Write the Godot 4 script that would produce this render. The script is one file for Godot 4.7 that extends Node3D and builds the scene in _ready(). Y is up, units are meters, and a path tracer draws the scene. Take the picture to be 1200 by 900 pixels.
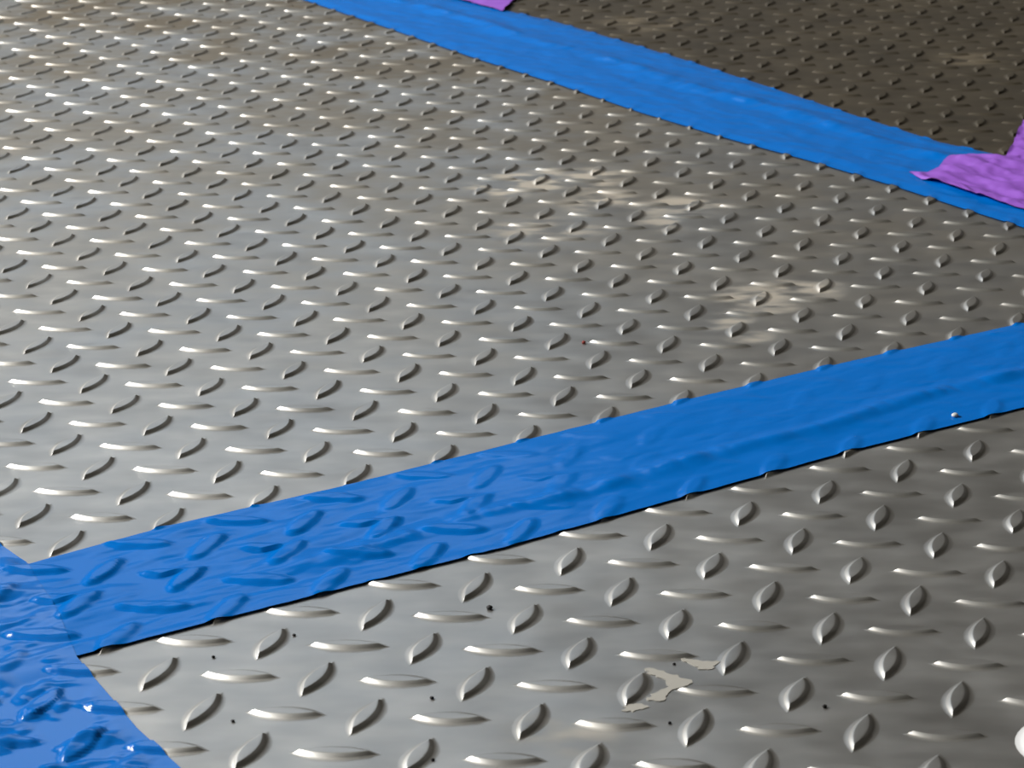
extends Node3D
# A steel tread-plate floor seen at a low angle; blue tape covers its seams.
# Plate coordinates: u along the lying lugs, v along the standing lugs, both in lug
# pitches of D metres; p = u + v and q = v - u run along the sheet edges and tapes.

const D := 0.026
const OFF := Vector2(-0.211, 0.128)      # lattice shift of the sheets beyond the main seam
const LUG_H := 0.049
const LUG_L := 0.94
const LUG_W := 0.29
const CAM := Vector3(7.07703, -23.0137, 11.4021)
const RIGHT := Vector3(0.99832477, 0.05732788, 0.0078209)
const DOWN := Vector3(0.03918352, -0.57042965, -0.82041128)
const FWD := Vector3(-0.04257117, 0.81934335, -0.57172036)
const FPX := 2520.0
const PP := Vector2(1388.15, 1250.2)

var ADDED_LIGHT := Transform3D(Basis(Vector3.UP, -PI * 0.5) * Basis(Vector3.RIGHT, -0.6), Vector3(-2.9, 1.975, -0.7))

var rng := RandomNumberGenerator.new()
var wrinkle := FastNoiseLite.new()
var fine := FastNoiseLite.new()
var plate_mat: StandardMaterial3D
var shaded_mat: StandardMaterial3D
var blue_mat: StandardMaterial3D
var glossy_mat: StandardMaterial3D
var purple_mat: StandardMaterial3D
var names := {}


func at(u: float, v: float, h := 0.0) -> Vector3:
	return Vector3(u * D, h * D, -v * D)

func uv_of(p: float, q: float) -> Vector2:
	return Vector2((p - q) * 0.5, (p + q) * 0.5)

func at_pq(p: float, q: float, h := 0.0) -> Vector3:
	return at((p - q) * 0.5, (p + q) * 0.5, h)

func turned(a: Vector3) -> Vector3:
	return Vector3(a.x, a.z, -a.y)

func numbered(called: String) -> String:
	var n: int = names.get(called, 0)
	names[called] = n + 1
	return called if n == 0 else "%s_%03d" % [called, n]

func tag(o: Node, label: String, category: String, group := "") -> void:
	o.set_meta("label", label)
	o.set_meta("category", category)
	if group:
		o.set_meta("group", group)

func thing(called: String, label: String, category: String, where := Vector3.ZERO, group := "") -> Node3D:
	var o := Node3D.new()
	o.name = numbered(called)
	o.position = where
	tag(o, label, category, group)
	add_child(o)
	return o

func mesh_node(called: String, mesh: Mesh, m: Material, parent: Node, where := Vector3.ZERO) -> MeshInstance3D:
	var o := MeshInstance3D.new()
	o.name = called
	o.mesh = mesh
	o.material_override = m
	o.position = where
	parent.add_child(o, true)
	return o

func struct(called: String, mesh: Mesh, m: Material, label := "") -> MeshInstance3D:
	var o := mesh_node(called, mesh, m, self)
	o.set_meta("kind", "structure")
	if label:
		o.set_meta("label", label)
	return o


# ---------------------------------------------------------------- shapes
func add_box(st: SurfaceTool, a: Vector3, b: Vector3) -> void:
	var box := BoxMesh.new()
	box.size = b - a
	st.append_from(box, 0, Transform3D(Basis(), (a + b) * 0.5))

func boxes(list: Array) -> ArrayMesh:
	var st := SurfaceTool.new()
	st.begin(Mesh.PRIMITIVE_TRIANGLES)
	for k in range(0, list.size(), 2):
		add_box(st, list[k], list[k + 1])
	return st.commit()

# one raised lug: pointed lens plan, soft foot, steep flank, flattish crown
func lug_mesh(n: int, l: float, w: float, h: float, crown: float) -> ArrayMesh:
	var rings := [[l * 0.5 + 0.07, w * 0.5 + 0.07, 0.0005], [l * 0.5 + 0.005, w * 0.5 + 0.01, h * 0.07], [l * 0.5 - 0.02, w * 0.5 - 0.015, h * 0.36],
		[l * 0.5 - 0.07, w * 0.5 - 0.055, h * 0.92], [l * 0.5 - 0.085, w * 0.5 - 0.066, h * 0.985], [l * 0.5 - 0.11, w * 0.5 - 0.082, h], [l * 0.3 * crown, w * 0.1 * crown, h * 1.01]]
	var verts := PackedVector3Array()
	var idx := PackedInt32Array()
	for r in rings:
		for k in n:
			var t := TAU * k / n
			var s := cos(t)
			var wide: float = r[1] * (1.0 - s * s) * (1.0 if sin(t) > 0 else -1.0)
			if absf(sin(t)) < 0.001:
				wide = 0.0
			verts.append(at(s * r[0], wide, r[2]))
	verts.append(at(0, 0, h * 1.012))
	for r in rings.size() - 1:
		for k in n:
			var a := r * n + k
			var b := r * n + (k + 1) % n
			idx.append_array([a, a + n, b, b, a + n, b + n])
	var top := (rings.size() - 1) * n
	for k in n:
		idx.append_array([top + k, verts.size() - 1, top + (k + 1) % n])
	var st := SurfaceTool.new()
	st.begin(Mesh.PRIMITIVE_TRIANGLES)
	st.set_smooth_group(0)
	for i in idx:
		st.add_vertex(verts[i])
	st.generate_normals()
	st.index()
	return st.commit()

# a sheet over a grid of points: f(i, j) gives the top; a rim of given thickness hangs from its border
func sheet(nx: int, ny: int, f: Callable, thick: float) -> ArrayMesh:
	var pts := PackedVector3Array()
	for j in ny + 1:
		for i in nx + 1:
			pts.append(f.call(float(i) / nx, float(j) / ny))
	var w := nx + 1
	var verts := PackedVector3Array()
	var norms := PackedVector3Array()
	var idx := PackedInt32Array()
	var m := pts.size()
	for j in ny + 1:
		for i in nx + 1:
			var across := pts[j * w + mini(i + 1, nx)] - pts[j * w + maxi(i - 1, 0)]
			var along := pts[mini(j + 1, ny) * w + i] - pts[maxi(j - 1, 0) * w + i]
			var up := across.cross(along).normalized()
			norms.append(up if up.y > 0 else -up)
	verts.append_array(pts)
	for k in m:
		verts.append(pts[k] - Vector3(0, thick, 0))
		norms.append(-norms[k])
	# front faces run clockwise seen from above, whichever way the grid runs
	var turn := (pts[1] - pts[0]).cross(pts[w] - pts[0]).y > 0
	var face := func(a: int, b: int, c: int) -> void:
		idx.append(a)
		idx.append(c if turn else b)
		idx.append(b if turn else c)
	for j in ny:
		for i in nx:
			var a := j * w + i
			face.call(a, a + 1, a + w)
			face.call(a + 1, a + w + 1, a + w)
			face.call(a + m, a + w + m, a + 1 + m)
			face.call(a + 1 + m, a + w + m, a + w + 1 + m)
	var border := []
	for i in nx:
		border.append(i)
	for j in ny:
		border.append(j * w + nx)
	for i in nx:
		border.append(ny * w + nx - i)
	for j in ny:
		border.append((ny - j) * w)
	var n := verts.size()
	for k in border.size():
		var here: int = border[k]
		var d: Vector3 = pts[border[(k + 1) % border.size()]] - pts[border[k - 1]]
		var out := d.cross(Vector3.UP).normalized() * (-1.0 if turn else 1.0)
		for x in 2:
			verts.append(pts[here] - Vector3(0, thick * x, 0))
			norms.append(out)
	for k in border.size():
		var a := n + 2 * k
		var b := n + 2 * ((k + 1) % border.size())
		face.call(a, a + 1, b)
		face.call(b, a + 1, b + 1)
	var arrays := []
	arrays.resize(Mesh.ARRAY_MAX)
	arrays[Mesh.ARRAY_VERTEX] = verts
	arrays[Mesh.ARRAY_NORMAL] = norms
	arrays[Mesh.ARRAY_INDEX] = idx
	var mesh := ArrayMesh.new()
	mesh.add_surface_from_arrays(Mesh.PRIMITIVE_TRIANGLES, arrays)
	return mesh


# ---------------------------------------------------------------- the lug lattice
func offset_for(q: float) -> Vector2:
	return Vector2.ZERO if q < 12.35 else OFF

# height of whatever lug stands at (u, v), widened so that tape drapes over it
func drape(u: float, v: float, grow: float, steep := 1.25) -> float:
	var off := offset_for(v - u)
	var best := 0.0
	var ci := roundi(u - off.x)
	var cj := roundi(v - off.y)
	for i in range(ci - 1, ci + 2):
		for j in range(cj - 1, cj + 2):
			var du := u - off.x - i
			var dv := v - off.y - j
			var lying: bool = posmod(i + j, 2) == (1 if off == Vector2.ZERO else 0)
			var s: float = (du if lying else dv) / (LUG_L * 0.5 + grow)
			var c: float = (dv if lying else du)
			if absf(s) >= 1.0:
				continue
			var half := LUG_W * 0.5 * (1.0 - s * s) + grow
			var k := clampf(steep * (1.0 - absf(c) / half), 0.0, 1.0) * clampf(3.0 * (1.0 - absf(s)), 0.0, 1.0)
			best = maxf(best, k * k * (3.0 - 2.0 * k))
	return best

# a close upper bound of the lugs themselves, which no tape may dip under
func lug_top(u: float, v: float) -> float:
	var off := offset_for(v - u)
	var best := 0.0
	for i in range(roundi(u - off.x) - 1, roundi(u - off.x) + 2):
		for j in range(roundi(v - off.y) - 1, roundi(v - off.y) + 2):
			var du := u - off.x - i
			var dv := v - off.y - j
			var lying: bool = posmod(i + j, 2) == (1 if off == Vector2.ZERO else 0)
			var s: float = (du if lying else dv) / (LUG_L * 0.5 + 0.03)
			if absf(s) < 1.0:
				var half := LUG_W * 0.53 * (1.0 - s * s) + 0.03
				best = maxf(best, clampf((half - absf(dv if lying else du)) / 0.075, 0.0, 1.0))
	return best * (LUG_H + 0.008)

func px(u: float, v: float) -> Vector2:
	var d := Vector3(u, v, 0) - CAM
	var z := d.dot(FWD)
	if z < 1.0:
		return Vector2(-9999, -9999)
	return PP + Vector2(d.dot(RIGHT), d.dot(DOWN)) / z * FPX

func table(knots: Array, x: float) -> float:
	for k in knots.size() - 1:
		if x <= knots[k + 1].x or k == knots.size() - 2:
			var t := clampf((x - knots[k].x) / (knots[k + 1].x - knots[k].x), -4.0, 5.0)
			return lerpf(knots[k].y, knots[k + 1].y, t)
	return 0.0


# ---------------------------------------------------------------- materials
func blot(list: Array, x: float, y: float) -> float:
	var best := 0.0
	for s in list:
		var a: float = (x - s[0]) / s[2]
		var b: float = (y - s[1]) / s[3]
		best = maxf(best, s[4] * clampf(1.0 - (a * a + b * b), 0.0, 1.0))
	return best

func plate_material(dull: bool) -> StandardMaterial3D:
	# one picture of the worn metal over 1.56 m of floor: colour, and roughness in alpha-free second picture
	var n := 512 if dull else 1024
	var side := 60.0
	var n1 := FastNoiseLite.new()
	n1.seed = 11
	n1.noise_type = FastNoiseLite.TYPE_SIMPLEX_SMOOTH
	n1.frequency = 0.22
	n1.fractal_octaves = 4
	var n2 := FastNoiseLite.new()
	n2.seed = 5
	n2.frequency = 1.3
	n2.fractal_octaves = 3
	var smears := [[-10.6, 26.9, 1.3, 1.6, 1.3], [-9.2, 27.5, 1.0, 1.3, 0.9], [-8.4, 25.4, 0.9, 1.3, 0.7], [-6.6, 25.1, 1.3, 1.0, 1.0], [-6.4, 23.8, 0.9, 0.9, 0.9], [-8.8, 22.8, 1.4, 1.3, 0.6],
		[-3.4, 18.4, 0.9, 0.9, 0.9], [-2.8, 19.0, 0.8, 0.7, 0.9], [-2.9, 15.7, 0.5, 0.5, 0.7], [-3.5, 16.8, 0.5, 0.9, 0.8], [-2.9, 17.6, 0.6, 0.5, 0.7], [-2.2, 18.8, 0.6, 0.8, 0.6],
		[-12.9, 47.6, 2.0, 2.0, 0.8], [-2.6, 42.4, 1.4, 1.4, 0.9], [-1.3, -0.4, 0.55, 0.5, 0.5], [-1.9, -0.2, 0.5, 0.4, 0.35]]
	var colour := Image.create(n, n, false, Image.FORMAT_RGB8)
	var rough := Image.create(n, n, false, Image.FORMAT_RGB8)
	for y in n:
		for x in n:
			# world x from -1.3 m and z from -1.3 m on
			var u := x * side / n - 50.0
			var v := 50.0 - y * side / n
			var a := n1.get_noise_2d(u, v)
			var b := n2.get_noise_2d(u * 0.6, v * 1.2)
			var far_brown := clampf((v - 9.0) / 38.0, 0.0, 1.0) * clampf(0.55 + 1.3 * a + 0.5 * b, 0.0, 1.0)  # brown tone that grows with v, broken up by noise
			var c := Color(0.745, 0.74, 0.72).lerp(Color(0.49, 0.44, 0.36), far_brown * 0.95)
			c = c * (1.0 + 0.06 * a + 0.08 * b)
			var s := blot(smears, u, v) * clampf(0.5 + 1.6 * b + 0.8 * a, 0.0, 1.0)
			s = clampf(s * 1.5, 0.0, 1.0)
			c = c.lerp(Color(0.87, 0.83, 0.76), s * 0.75)
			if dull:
				c = Color(0.31, 0.28, 0.225) * (1.0 + 0.18 * a + 0.12 * b)  # dull plate; the shade over it is put into this dark brown
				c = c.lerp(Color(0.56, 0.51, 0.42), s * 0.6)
			var r := 0.41 + 0.05 * a + 0.04 * b + 0.1 * far_brown + 0.25 * s
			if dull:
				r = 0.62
			colour.set_pixel(x, y, c)
			rough.set_pixel(x, y, Color(r, r, r))
	var m := StandardMaterial3D.new()
	m.resource_name = "shaded_steel" if dull else "worn_steel"
	m.albedo_texture = ImageTexture.create_from_image(colour)
	m.roughness_texture = ImageTexture.create_from_image(rough)
	m.roughness = 1.0
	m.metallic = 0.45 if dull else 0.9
	var bump := FastNoiseLite.new()
	bump.seed = 9
	bump.frequency = 0.05
	bump.fractal_octaves = 2
	var waves := NoiseTexture2D.new()
	waves.width = 512
	waves.height = 512
	waves.seamless = true
	waves.as_normal_map = true
	waves.bump_strength = 3.0
	waves.noise = bump
	m.normal_enabled = true
	m.normal_texture = waves
	m.normal_scale = 0.12
	m.uv1_triplanar = true
	m.uv1_world_triplanar = true
	var k := 1.0 / (side * D)
	m.uv1_scale = Vector3(k, k, k)
	m.uv1_offset = Vector3(50.0 / side, 0.0, 50.0 / side)
	return m

func plain(colour: Color, rough: float, metal := 0.0) -> StandardMaterial3D:
	var m := StandardMaterial3D.new()
	m.albedo_color = colour
	m.roughness = rough
	m.metallic = metal
	return m


# ---------------------------------------------------------------- plates
var lug_near: Array[ArrayMesh] = []
var lug_far: ArrayMesh
var standing := Basis(Vector3.UP, PI * 0.5)

func tread_plate(label: String, p0: float, p1: float, q0: float, q1: float, metal: Material, hidden: Callable) -> void:
	var t := thing("tread_plate", label, "tread plate", at_pq((p0 + p1) * 0.5, (q0 + q1) * 0.5))
	# the sheet itself, a slab with a small chamfer
	var c := Vector2((p0 + p1) * 0.5, (q0 + q1) * 0.5)
	var st := SurfaceTool.new()
	st.begin(Mesh.PRIMITIVE_TRIANGLES)
	st.set_smooth_group(-1)
	var loops := []
	for r in [[-0.03, 0.0], [0.0, -0.03], [0.0, -0.14]]:
		var loop := []
		for s in [[p0 - r[0], q0 - r[0]], [p1 + r[0], q0 - r[0]], [p1 + r[0], q1 + r[0]], [p0 - r[0], q1 + r[0]]]:
			loop.append(at_pq(s[0] - c.x, s[1] - c.y, r[1]))
		loops.append(loop)
	var quad := func(a: Vector3, b: Vector3, e: Vector3, f: Vector3) -> void:
		for x in [a, e, b, a, f, e]:
			st.add_vertex(x)
	quad.call(loops[0][0], loops[0][1], loops[0][2], loops[0][3])
	for l in 2:
		for k in 4:
			quad.call(loops[l + 1][k], loops[l + 1][(k + 1) % 4], loops[l][(k + 1) % 4], loops[l][k])
	quad.call(loops[2][3], loops[2][2], loops[2][1], loops[2][0])
	st.generate_normals()
	mesh_node("sheet", st.commit(), metal, t)
	# its lugs
	var off := offset_for((q0 + q1) * 0.5)
	var flip := 0 if off == Vector2.ZERO else 1
	var seen := []
	var rest: Array[Transform3D] = []
	var lo := uv_of(p0, q1)
	var hi := uv_of(p1, q0)
	for i in range(floori(lo.x) - 1, ceili(hi.x) + 2):
		for j in range(floori(uv_of(p0, q0).y) - 1, ceili(uv_of(p1, q1).y) + 2):
			var u := i + off.x
			var v := j + off.y
			if u + v < p0 + 0.5 or u + v > p1 - 0.5 or v - u < q0 + 0.5 or v - u > q1 - 0.5:
				continue
			var up: bool = posmod(i + j + flip, 2) == 0
			var b := (standing if up else Basis()).scaled(Vector3(1.0, rng.randf_range(0.94, 1.06), 1.0))
			b = Basis(Vector3.UP, rng.randf_range(-0.03, 0.03)) * b
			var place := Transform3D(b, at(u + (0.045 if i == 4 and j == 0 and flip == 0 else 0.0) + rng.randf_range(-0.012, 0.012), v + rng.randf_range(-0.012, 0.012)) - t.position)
			var s := px(u, v)
			if s.x > -45 and s.x < 1245 and s.y > -12 and s.y < 925 and not hidden.call(u + v, v - u):
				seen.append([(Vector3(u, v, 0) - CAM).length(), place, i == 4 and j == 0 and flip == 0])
			else:
				rest.append(place)
	seen.sort_custom(func(a: Array, b: Array) -> bool: return a[0] < b[0])
	for k in seen.size():
		if k < 300:
			var o := mesh_node("lug", lug_near[k % lug_near.size()], metal, t)
			o.transform = seen[k][1]
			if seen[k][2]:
				o.material_override = plain(Color(0.95, 0.95, 0.94), 0.4)  # overexposed face of this lug painted in as white
				o.set_meta("label", "lug at the right edge, its bright glint painted white")
		else:
			rest.append(seen[k][1])
	if rest.size():
		var mm := MultiMesh.new()
		mm.transform_format = MultiMesh.TRANSFORM_3D
		mm.mesh = lug_far
		mm.instance_count = rest.size()
		for k in rest.size():
			mm.set_instance_transform(k, rest[k])
		var o := MultiMeshInstance3D.new()
		o.name = "distant_lugs"
		o.multimesh = mm
		o.material_override = metal
		o.set_meta("kind", "stuff")
		t.add_child(o, true)


# ---------------------------------------------------------------- tapes
var main_top := [Vector2(-5.7, 14.72), Vector2(-3.2, 14.95), Vector2(0.4, 14.87), Vector2(4.4, 15.0), Vector2(8.8, 15.16), Vector2(13.6, 15.17), Vector2(18.8, 15.0), Vector2(27.0, 15.0)]
var main_low := [Vector2(-6.9, 9.63), Vector2(-4.5, 9.59), Vector2(-2.0, 9.53), Vector2(1.45, 9.46), Vector2(5.4, 9.61), Vector2(9.8, 9.72), Vector2(14.5, 9.60), Vector2(27.0, 9.61)]
var left_edge := [Vector2(3.98, -7.1), Vector2(6.05, -7.1), Vector2(7.5, -7.0), Vector2(9.58, -6.87), Vector2(12.0, -6.4), Vector2(14.8, -6.05), Vector2(16.1, -6.12), Vector2(30.0, -6.1)]
var cross_low := [Vector2(10.0, 24.9), Vector2(22.7, 24.9), Vector2(25.6, 24.91), Vector2(29.3, 24.99), Vector2(34.0, 24.91), Vector2(38.8, 24.62), Vector2(44.3, 24.52), Vector2(51.0, 24.73), Vector2(57.2, 24.73), Vector2(66.3, 25.05), Vector2(74.5, 25.25), Vector2(112.0, 25.3)]
var cross_top := [Vector2(10.0, 30.3), Vector2(30.4, 30.26), Vector2(33.6, 29.85), Vector2(39.2, 30.13), Vector2(45.4, 30.55), Vector2(52.1, 30.93), Vector2(56.3, 31.06), Vector2(63.0, 31.17), Vector2(70.3, 30.6), Vector2(112.0, 30.8)]

func main_height(p: float, q: float) -> float:
	var uv := uv_of(p, q)
	var snug := lerpf(0.9, 0.0, smoothstep(-1.0, 6.5, p + 0.2 * (q - 12.0)))
	var e: float = minf(q - table(main_low, p), table(main_top, p) - q)
	var rim: float = clampf(1.0 - absf(q - table(main_low, p)) / 0.9, 0.0, 1.0)
	rim = rim * rim * (3.0 - 2.0 * rim)
	var top := LUG_H + 0.014
	var bump := drape(uv.x, uv.y, 0.08, 1.4)
	var floor_h := lerpf(lerpf(top * 0.86, 0.016, snug), top * 0.5, rim)
	var h := lerpf(floor_h, top, bump * lerpf(0.75, 0.95, snug))
	# the far rim lies down on the sheet
	h = lerpf(h, maxf(0.02, drape(uv.x, uv.y, 0.03) * top), clampf(1.0 - (table(main_top, p) - q) / 0.5, 0.0, 1.0) * 0.8)
	var line := 10.95 + 0.12 * sin(p * 1.1) + 0.05 * maxf(p - 7.0, 0.0)
	var ridge := exp(-pow((q - line - 0.35) / 0.34, 2.0)) * 0.075 * (0.7 + 0.8 * wrinkle.get_noise_2d(p * 1.2, 40.0))
	h += maxf(ridge, 0.0) * smoothstep(-4.0, -1.0, p) * (1.0 - rim)
	var rough := lerpf(0.036, 0.018, smoothstep(-3.0, 4.0, p))
	h += (rough * wrinkle.get_noise_2d(p * 0.6, q * 1.4) + 0.1 * rough * fine.get_noise_2d(p * 0.9, q * 1.6)) * smoothstep(0.0, 0.5, e)
	return maxf(maxf(h, 0.008), lug_top(uv.x, uv.y))

func left_height(p: float, q: float) -> float:
	var uv := uv_of(p, q)
	var gap: float = maxf(table(main_low, p) - q, q - table(main_top, p))
	var over := main_height(p, clampf(q, table(main_low, p), table(main_top, p))) * (1.0 - smoothstep(0.0, 0.9, gap))
	var h := maxf(0.014, drape(uv.x, uv.y, 0.05, 2.0) * (LUG_H + 0.016))
	var e: float = smoothstep(0.0, 0.7, table(left_edge, q) - p)
	if gap < 0.0:
		h = maxf(0.0, over + 0.004 + 0.07 * wrinkle.get_noise_2d(p * 1.1, q * 1.6) * e)
		return maxf(h, over + 0.0035)
	h += (0.07 * wrinkle.get_noise_2d(p * 1.3, q * 1.5) + 0.03 * fine.get_noise_2d(p * 0.9, q * 1.0)) * e
	return maxf(maxf(h, 0.01), maxf(over + 0.0035, lug_top(uv.x, uv.y)))

func cross_height(p: float, q: float) -> float:
	var uv := uv_of(p, q)
	var top := LUG_H + 0.016
	var h := lerpf(top * 0.9, top, drape(uv.x, uv.y, 0.12))
	var line := 28.4 + 0.15 * sin(q * 0.5)
	h += exp(-pow((p - line) / 0.4, 2.0)) * 0.07 * (0.8 + wrinkle.get_noise_2d(q * 0.8, 7.0))
	var e: float = minf(p - table(cross_low, q), table(cross_top, q) - p)
	h += 0.03 * wrinkle.get_noise_2d(p * 1.5, q * 0.5) * smoothstep(0.0, 0.5, e)
	h = lerpf(h * 0.45, h, smoothstep(-0.1, 0.5, e))
	return maxf(h, lug_top(uv.x, uv.y))

# purple masking tape lying over the blue strip, its torn end at the left
var purple_left := [Vector2(26.0, 29.3), Vector2(26.2, 30.1), Vector2(26.35, 30.55), Vector2(26.8, 30.15), Vector2(27.5, 30.43), Vector2(28.1, 31.0), Vector2(28.6, 31.22), Vector2(29.4, 31.36), Vector2(29.8, 30.5), Vector2(30.1, 30.33), Vector2(31.6, 31.8), Vector2(33.0, 33.3), Vector2(37.0, 37.3)]

func purple_height(p: float, q: float) -> float:
	var under := cross_height(p, q) if p < table(cross_top, q) else 0.02
	var uv := uv_of(p, q)
	under = maxf(under, drape(uv.x, uv.y, 0.12) * (LUG_H + 0.02))
	var e: float = table(purple_left, p) - q
	return under + 0.014 + (0.05 + 0.09 * wrinkle.get_noise_2d(p * 2.2 + 50.0, q * 0.7)) * smoothstep(0.0, 0.7, e)


func flake(pts: Array, h: float) -> ArrayMesh:
	# a thin flake of dried residue with a ragged outline
	var outline := PackedVector2Array()
	for k in pts.size():
		var a: Vector2 = pts[k]
		var b: Vector2 = pts[(k + 1) % pts.size()]
		for s in 5:
			var w := a.lerp(b, s / 5.0)
			outline.append(w + Vector2(rng.randf_range(-0.03, 0.03), rng.randf_range(-0.03, 0.03)) * (1.0 if s else 0.4))
	var st := SurfaceTool.new()
	st.begin(Mesh.PRIMITIVE_TRIANGLES)
	st.set_smooth_group(-1)
	var tri := Geometry2D.triangulate_polygon(outline)
	var cw := Geometry2D.is_polygon_clockwise(outline)
	for k in range(0, tri.size(), 3):
		var v := [outline[tri[k]], outline[tri[k + 1]], outline[tri[k + 2]]]
		if (v[1] - v[0]).cross(v[2] - v[0]) > 0:
			v.reverse()
		for w in v:
			st.add_vertex(at(w.x, w.y, h))
	for k in outline.size():
		var a := outline[k]
		var b := outline[(k + 1) % outline.size()]
		if cw:
			var x := a
			a = b
			b = x
		for w in [at(a.x, a.y, h), at(b.x, b.y, h), at(a.x, a.y, 0.0), at(b.x, b.y, h), at(b.x, b.y, 0.0), at(a.x, a.y, 0.0)]:
			st.add_vertex(w)
	st.generate_normals()
	return st.commit()

func crumb_mesh(r: float) -> ArrayMesh:
	var s := SphereMesh.new()
	s.radius = r * D
	s.height = r * D * 1.3
	s.radial_segments = 9
	s.rings = 5
	var a := s.get_mesh_arrays()
	var v: PackedVector3Array = a[Mesh.ARRAY_VERTEX]
	for k in v.size():
		v[k] *= 1.0 + 0.35 * fine.get_noise_3d(v[k].x * 9000.0 * D, v[k].y * 9000.0 * D, v[k].z * 9000.0 * D)
	a[Mesh.ARRAY_VERTEX] = v
	var m := ArrayMesh.new()
	m.add_surface_from_arrays(Mesh.PRIMITIVE_TRIANGLES, a)
	return m


func _ready() -> void:
	rng.seed = 7
	# ---- camera: a level phone picture of which this is the upper left part
	var cam := Camera3D.new()
	cam.name = "camera"
	cam.projection = Camera3D.PROJECTION_FRUSTUM
	cam.near = 0.05
	cam.far = 60.0
	cam.size = 0.05 * 900.0 / FPX
	cam.frustum_offset = Vector2(600.0 - PP.x, PP.y - 450.0) * 0.05 / FPX
	cam.transform = Transform3D(Basis(turned(RIGHT), -turned(DOWN), -turned(FWD)), turned(CAM) * D)
	add_child(cam)
	cam.current = true
	var focus := CameraAttributesPhysical.new()
	focus.frustum_focal_length = 35.0
	focus.frustum_focus_distance = 0.85
	focus.exposure_aperture = 18.0
	focus.frustum_near = 0.05
	focus.frustum_far = 60.0
	cam.attributes = focus
	cam.projection = Camera3D.PROJECTION_FRUSTUM
	cam.size = 0.05 * 900.0 / FPX
	# ---- overcast daylight, comes in through the windows
	var env := Environment.new()
	env.background_mode = Environment.BG_SKY
	var sky := Sky.new()
	var sm := ProceduralSkyMaterial.new()
	sm.sky_top_color = Color(0.80, 0.86, 0.93)
	sm.sky_horizon_color = Color(0.93, 0.94, 0.95)
	sm.ground_bottom_color = Color(0.40, 0.39, 0.37)
	sm.ground_horizon_color = Color(0.62, 0.62, 0.60)
	sm.sun_angle_max = 0.0
	sky.sky_material = sm
	env.sky = sky
	env.background_energy_multiplier = 1.4
	env.tonemap_mode = Environment.TONE_MAPPER_LINEAR
	env.tonemap_exposure = 1.3
	env.sdfgi_enabled = true
	env.ssao_enabled = true
	env.ssil_enabled = true
	var we := WorldEnvironment.new()
	we.name = "world_environment"
	we.environment = env
	add_child(we)

	wrinkle.seed = 3
	wrinkle.frequency = 0.55
	wrinkle.fractal_octaves = 3
	fine.seed = 21
	fine.frequency = 1.6
	fine.fractal_octaves = 2
	plate_mat = plate_material(false)
	shaded_mat = plate_material(true)
	blue_mat = plain(Color(0.0, 0.455, 0.82), 0.18)
	blue_mat.metallic_specular = 0.14
	glossy_mat = blue_mat.duplicate()
	glossy_mat.metallic_specular = 0.26
	glossy_mat.roughness = 0.16
	purple_mat = plain(Color(0.60, 0.35, 0.80), 0.6)

	# an unseen strip light added high on the left wall for the lug glints
	for l in [["added_light_source", Vector2(2.2, 0.08), 12.0, ADDED_LIGHT]]:
		var lamp := AreaLight3D.new()
		lamp.name = l[0]
		lamp.area_size = l[1]
		lamp.light_energy = l[2]
		lamp.light_color = Color(1.0, 0.99, 0.98)
		lamp.area_range = 12.0
		lamp.shadow_enabled = true
		lamp.transform = l[3] * Transform3D(Basis(), Vector3(0, 0, -0.03))
		add_child(lamp)
	# ---- the room
	build_room()

	# ---- the floor sheets
	for s in [1.0, 0.97, 1.03]:
		lug_near.append(lug_mesh(24, LUG_L * s, LUG_W * (2.0 - s), LUG_H, 1.0))
	lug_far = lug_mesh(14, LUG_L, LUG_W, LUG_H, 1.0)
	var under_main := func(p: float, q: float) -> bool: return p > -7.0 and q > 10.2 and q < 14.6
	var under_left := func(p: float) -> bool: return p < -7.6
	tread_plate("clean grey tread plate in the foreground, below the long blue tape that runs right", -40.0, 27.9, -30.0, 12.35, plate_mat,
		func(p: float, q: float) -> bool: return under_main.call(p, q) or under_left.call(p))
	tread_plate("big worn tread plate between the two long blue tapes, browner towards the back, with pale smears", -40.0, 27.9, 12.4, 120.0, plate_mat,
		func(p: float, q: float) -> bool: return under_main.call(p, q) or p < -7.0 or p > 25.6)
	tread_plate("tread plate behind the far blue tape, towards the upper right, its shade put into a dark brown colour", 27.95, 74.0, 12.4, 120.0, shaded_mat,
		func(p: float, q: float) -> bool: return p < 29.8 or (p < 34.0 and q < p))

	# ---- tapes
	build_tapes()
	build_marks()


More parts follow.
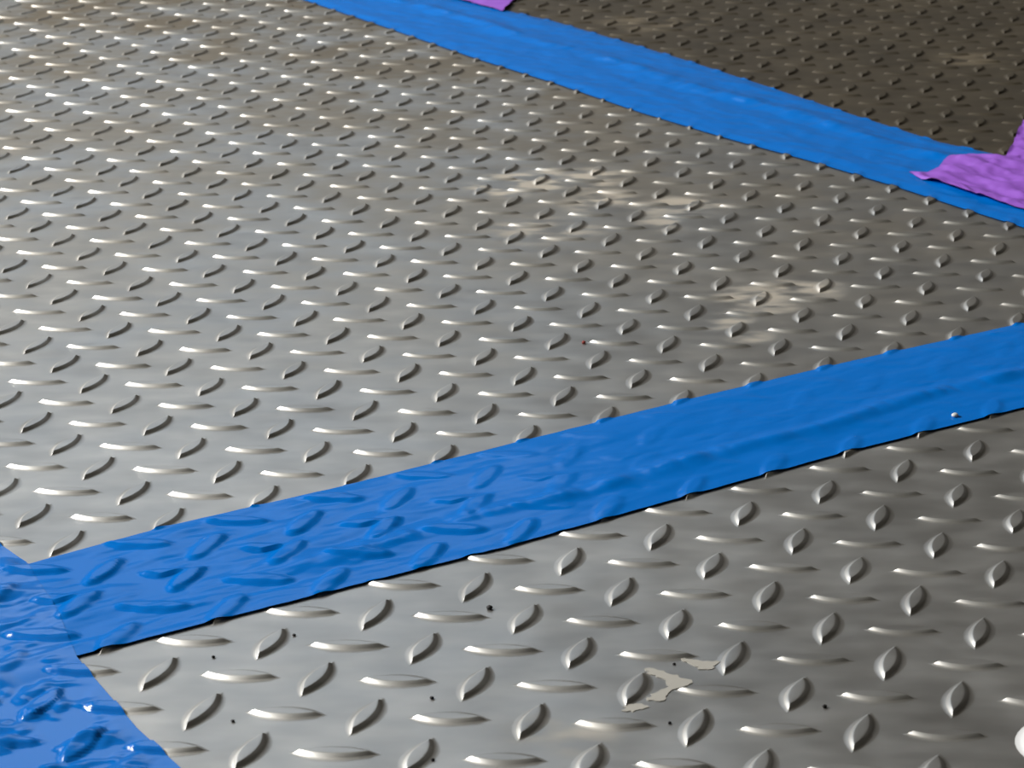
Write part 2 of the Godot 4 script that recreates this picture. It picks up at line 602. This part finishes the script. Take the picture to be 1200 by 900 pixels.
func build_tapes() -> void:
	var t := mesh_node("blue_tape", sheet(620, 92, func(a: float, b: float) -> Vector3:
		var p := lerpf(-12.0, 27.4, a)
		var q := lerpf(table(main_low, p), table(main_top, p), b) + 0.02 * fine.get_noise_2d(p * 0.7, 3.0)
		return at_pq(p, q, main_height(p, q)), 0.0035 * D), blue_mat, self)
	tag(t, "blue tape strip running from the lower left to the right edge", "tape", "blue tapes")
	t = mesh_node("blue_tape_001", sheet(100, 900, func(a: float, b: float) -> Vector3:
		var q := lerpf(-18.0, 40.0, b)
		var p: float = lerpf(-12.6, table(left_edge, q), a)
		return at_pq(p, q, left_height(p, q)), 0.0035 * D), glossy_mat, self)
	tag(t, "crinkled shiny blue tape in the lower left corner, crossing the end of another", "tape", "blue tapes")
	t = mesh_node("blue_tape_002", sheet(64, 760, func(a: float, b: float) -> Vector3:
		var q := lerpf(14.0, 112.0, b)
		var p := lerpf(table(cross_low, q), table(cross_top, q), a)
		return at_pq(p, q, cross_height(p, q)), 0.0035 * D), blue_mat, self)
	tag(t, "far blue tape along the top, with purple tape stuck over its right end", "tape", "blue tapes")
	t = mesh_node("purple_tape", sheet(120, 110, func(a: float, b: float) -> Vector3:
		var p := lerpf(26.03, 36.5, b)
		var q: float = lerpf(22.3, table(purple_left, p), a)
		return at_pq(p, q, purple_height(p, q)), 0.008 * D), purple_mat, self)
	tag(t, "wrinkled purple masking tape with a torn pointed end at the right edge", "tape", "purple tapes")
	t = mesh_node("purple_tape_001", sheet(50, 50, func(a: float, b: float) -> Vector3:
		var p := lerpf(30.5, 38.0, b)
		var q := lerpf(66.9 + 1.35 * (p - 30.9), 73.0 + 1.2 * (p - 30.9), a)
		return at_pq(p, q, 0.1 + 0.04 * wrinkle.get_noise_2d(p, q)), 0.008 * D), purple_mat, self)
	tag(t, "small bit of purple tape at the top edge, beyond the far blue tape", "tape", "purple tapes")


func build_marks() -> void:
	var dry := plain(Color(0.74, 0.725, 0.68), 0.5)
	var o := mesh_node("dried_residue", flake([Vector2(-1.03, 1.62), Vector2(-0.74, 1.49), Vector2(-0.36, 1.29), Vector2(-0.38, 1.13), Vector2(-0.56, 0.96), Vector2(-0.58, 0.68), Vector2(-0.79, 0.72), Vector2(-0.76, 0.86), Vector2(-0.62, 1.06), Vector2(-0.7, 1.3), Vector2(-0.98, 1.46)], 0.009), dry, self)
	tag(o, "hooked pale flake of dried residue beside a lug on the foreground plate", "residue", "dried residue flakes")
	o = mesh_node("dried_residue_001", flake([Vector2(-0.66, 1.93), Vector2(-0.45, 1.89), Vector2(-0.15, 1.86), Vector2(-0.2, 1.64), Vector2(-0.36, 1.62), Vector2(-0.48, 1.74)], 0.008), dry, self)
	tag(o, "small pale flake of residue between two lugs, right of the hooked flake", "residue", "dried residue flakes")
	o = mesh_node("dried_residue_002", flake([Vector2(-0.98, 0.56), Vector2(-0.8, 0.6), Vector2(-0.7, 0.5), Vector2(-0.86, 0.36), Vector2(-1.0, 0.4)], 0.008), dry, self)
	tag(o, "smallest pale flake of residue, at the lower tip of a lug beside the hooked flake", "residue", "dried residue flakes")
	var black := plain(Color(0.10, 0.095, 0.09), 0.7)
	var red := plain(Color(0.55, 0.16, 0.10), 0.7)
	var white := plain(Color(0.92, 0.92, 0.90), 0.4)
	for g in [[-3.57, 3.3, 0.055, black, "largest dark crumb on the foreground plate, right of a lying lug near the blue tape", 1],
		[-6.55, 1.52, 0.03, black, "dark crumb nearest the left blue tape on the foreground plate", 1],
		[-5.8, 2.26, 0.03, black, "dark crumb right of a standing lug close to the end of the long blue tape", 1],
		[-5.53, -0.25, 0.03, black, "dark crumb low on the left of the foreground plate, between two standing lugs", 1],
		[-3.39, 0.55, 0.035, black, "dark crumb below the bottom centre lying lug row, left of the residue flakes", 1],
		[-2.82, -1.07, 0.03, black, "dark crumb at the very bottom edge, right of a standing lug", 1],
		[1.42, 0.66, 0.04, black, "dark crumb left of a lying lug in the lower right of the foreground plate", 1],
		[-0.71, 1.75, 0.026, black, "dark crumb just above the hooked pale flake", 1],
		[-0.34, 0.08, 0.03, black, "dark crumb below the hooked pale flake, left of a standing lug", 1],
		[-5.72, 15.07, 0.05, red, "tiny rust red crumb beside a lug on the big worn plate", 0]]:
		o = mesh_node(numbered("grit_crumb"), crumb_mesh(g[2] * 0.8), g[3], self, at(g[0], g[1], g[2] * 0.45))
		o.rotation.y = g[0] * 3.0
		tag(o, g[4], "crumb", "crumbs of grit" if g[5] else "")
	o = mesh_node("paint_speck", crumb_mesh(0.06), white, self, at(1.44, 11.5, main_height(12.94, 10.06) + 0.02))
	tag(o, "tiny white speck lying on the right part of the long blue tape", "speck")


func build_room() -> void:
	var glow := plain(Color(0.9, 0.9, 0.9), 0.6)
	glow.emission_enabled = true
	glow.emission = Color(1.0, 0.98, 0.95)
	glow.emission_energy_multiplier = 1.0
	var shell := plain(Color(0.85, 0.85, 0.85), 0.5)
	for l in [["added_wall_light", "added slim white strip light, unseen, tilted down from the left wall", "wall light", 2.2, 0.08, 0.14, ADDED_LIGHT]]:
		var lamp := thing(l[0], l[1], l[2])  # fixture made up to carry the added light
		lamp.transform = l[6]
		var x: float = l[3] * 0.5
		var y: float = l[4] * 0.5
		mesh_node("housing", boxes([Vector3(-x - 0.02, -y - 0.02, 0.0), Vector3(x + 0.02, y + 0.02, 0.04)]), shell, lamp)
		mesh_node("diffuser", boxes([Vector3(-x, -y, -0.015), Vector3(x, y, 0.0)]), glow, lamp)
		mesh_node("bracket", boxes([Vector3(-0.1, -0.03, 0.04), Vector3(0.1, 0.03, l[5])]), shell, lamp)
	var brown := plain(Color(0.37, 0.355, 0.335), 0.9)
	var white := plain(Color(0.60, 0.60, 0.58), 0.9)
	var frame := plain(Color(0.80, 0.80, 0.79), 0.5)
	struct("floor", boxes([Vector3(-3.2, -0.15, -3.4), Vector3(3.2, -0.0037, 2.4)]), plain(Color(0.30, 0.29, 0.28), 0.9))
	struct("ceiling", boxes([Vector3(-3.2, 2.7, -3.4), Vector3(3.2, 2.85, 2.4)]), white)
	# far wall with a window in its left part
	struct("wall_far", boxes([Vector3(-3.2, -0.0037, -3.4), Vector3(3.2, 1.1, -3.2), Vector3(-3.2, 2.4, -3.4), Vector3(3.2, 2.7, -3.2),
		Vector3(-3.2, 1.1, -3.4), Vector3(-2.9, 2.4, -3.2), Vector3(-1.12, 1.1, -3.4), Vector3(3.2, 2.4, -3.2)]), brown)
	struct("window_1", boxes([Vector3(-2.9, 1.1, -3.33), Vector3(-1.12, 1.16, -3.27), Vector3(-2.9, 2.34, -3.33), Vector3(-1.12, 2.4, -3.27),
		Vector3(-2.9, 1.16, -3.33), Vector3(-2.84, 2.34, -3.27), Vector3(-1.18, 1.16, -3.33), Vector3(-1.12, 2.34, -3.27)]), frame)
	# left wall with a wide open doorway
	struct("wall_left", boxes([Vector3(-3.2, -0.0037, -3.2), Vector3(-3.0, 0.75, 2.2), Vector3(-3.2, 2.4, -3.2), Vector3(-3.0, 2.7, 2.2),
		Vector3(-3.2, 1.1, -3.2), Vector3(-3.0, 2.4, -2.7), Vector3(-3.2, 0.75, 0.6), Vector3(-3.0, 2.4, 2.2)]), brown)
	struct("window_2", boxes([Vector3(-3.13, 0.75, -2.7), Vector3(-3.07, 0.81, 0.6), Vector3(-3.13, 2.34, -2.7), Vector3(-3.07, 2.4, 0.6),
		Vector3(-3.13, 0.81, -2.7), Vector3(-3.07, 2.34, -2.64), Vector3(-3.13, 0.81, 0.54), Vector3(-3.07, 2.34, 0.6), Vector3(-3.13, 0.81, -1.08), Vector3(-3.07, 2.34, -1.02)]), frame)
	struct("wall_right", boxes([Vector3(3.0, -0.0037, -3.2), Vector3(3.2, 2.7, 2.2)]), brown)
	struct("wall_near", boxes([Vector3(-3.2, -0.0037, 2.2), Vector3(3.2, 2.7, 2.4)]), brown)
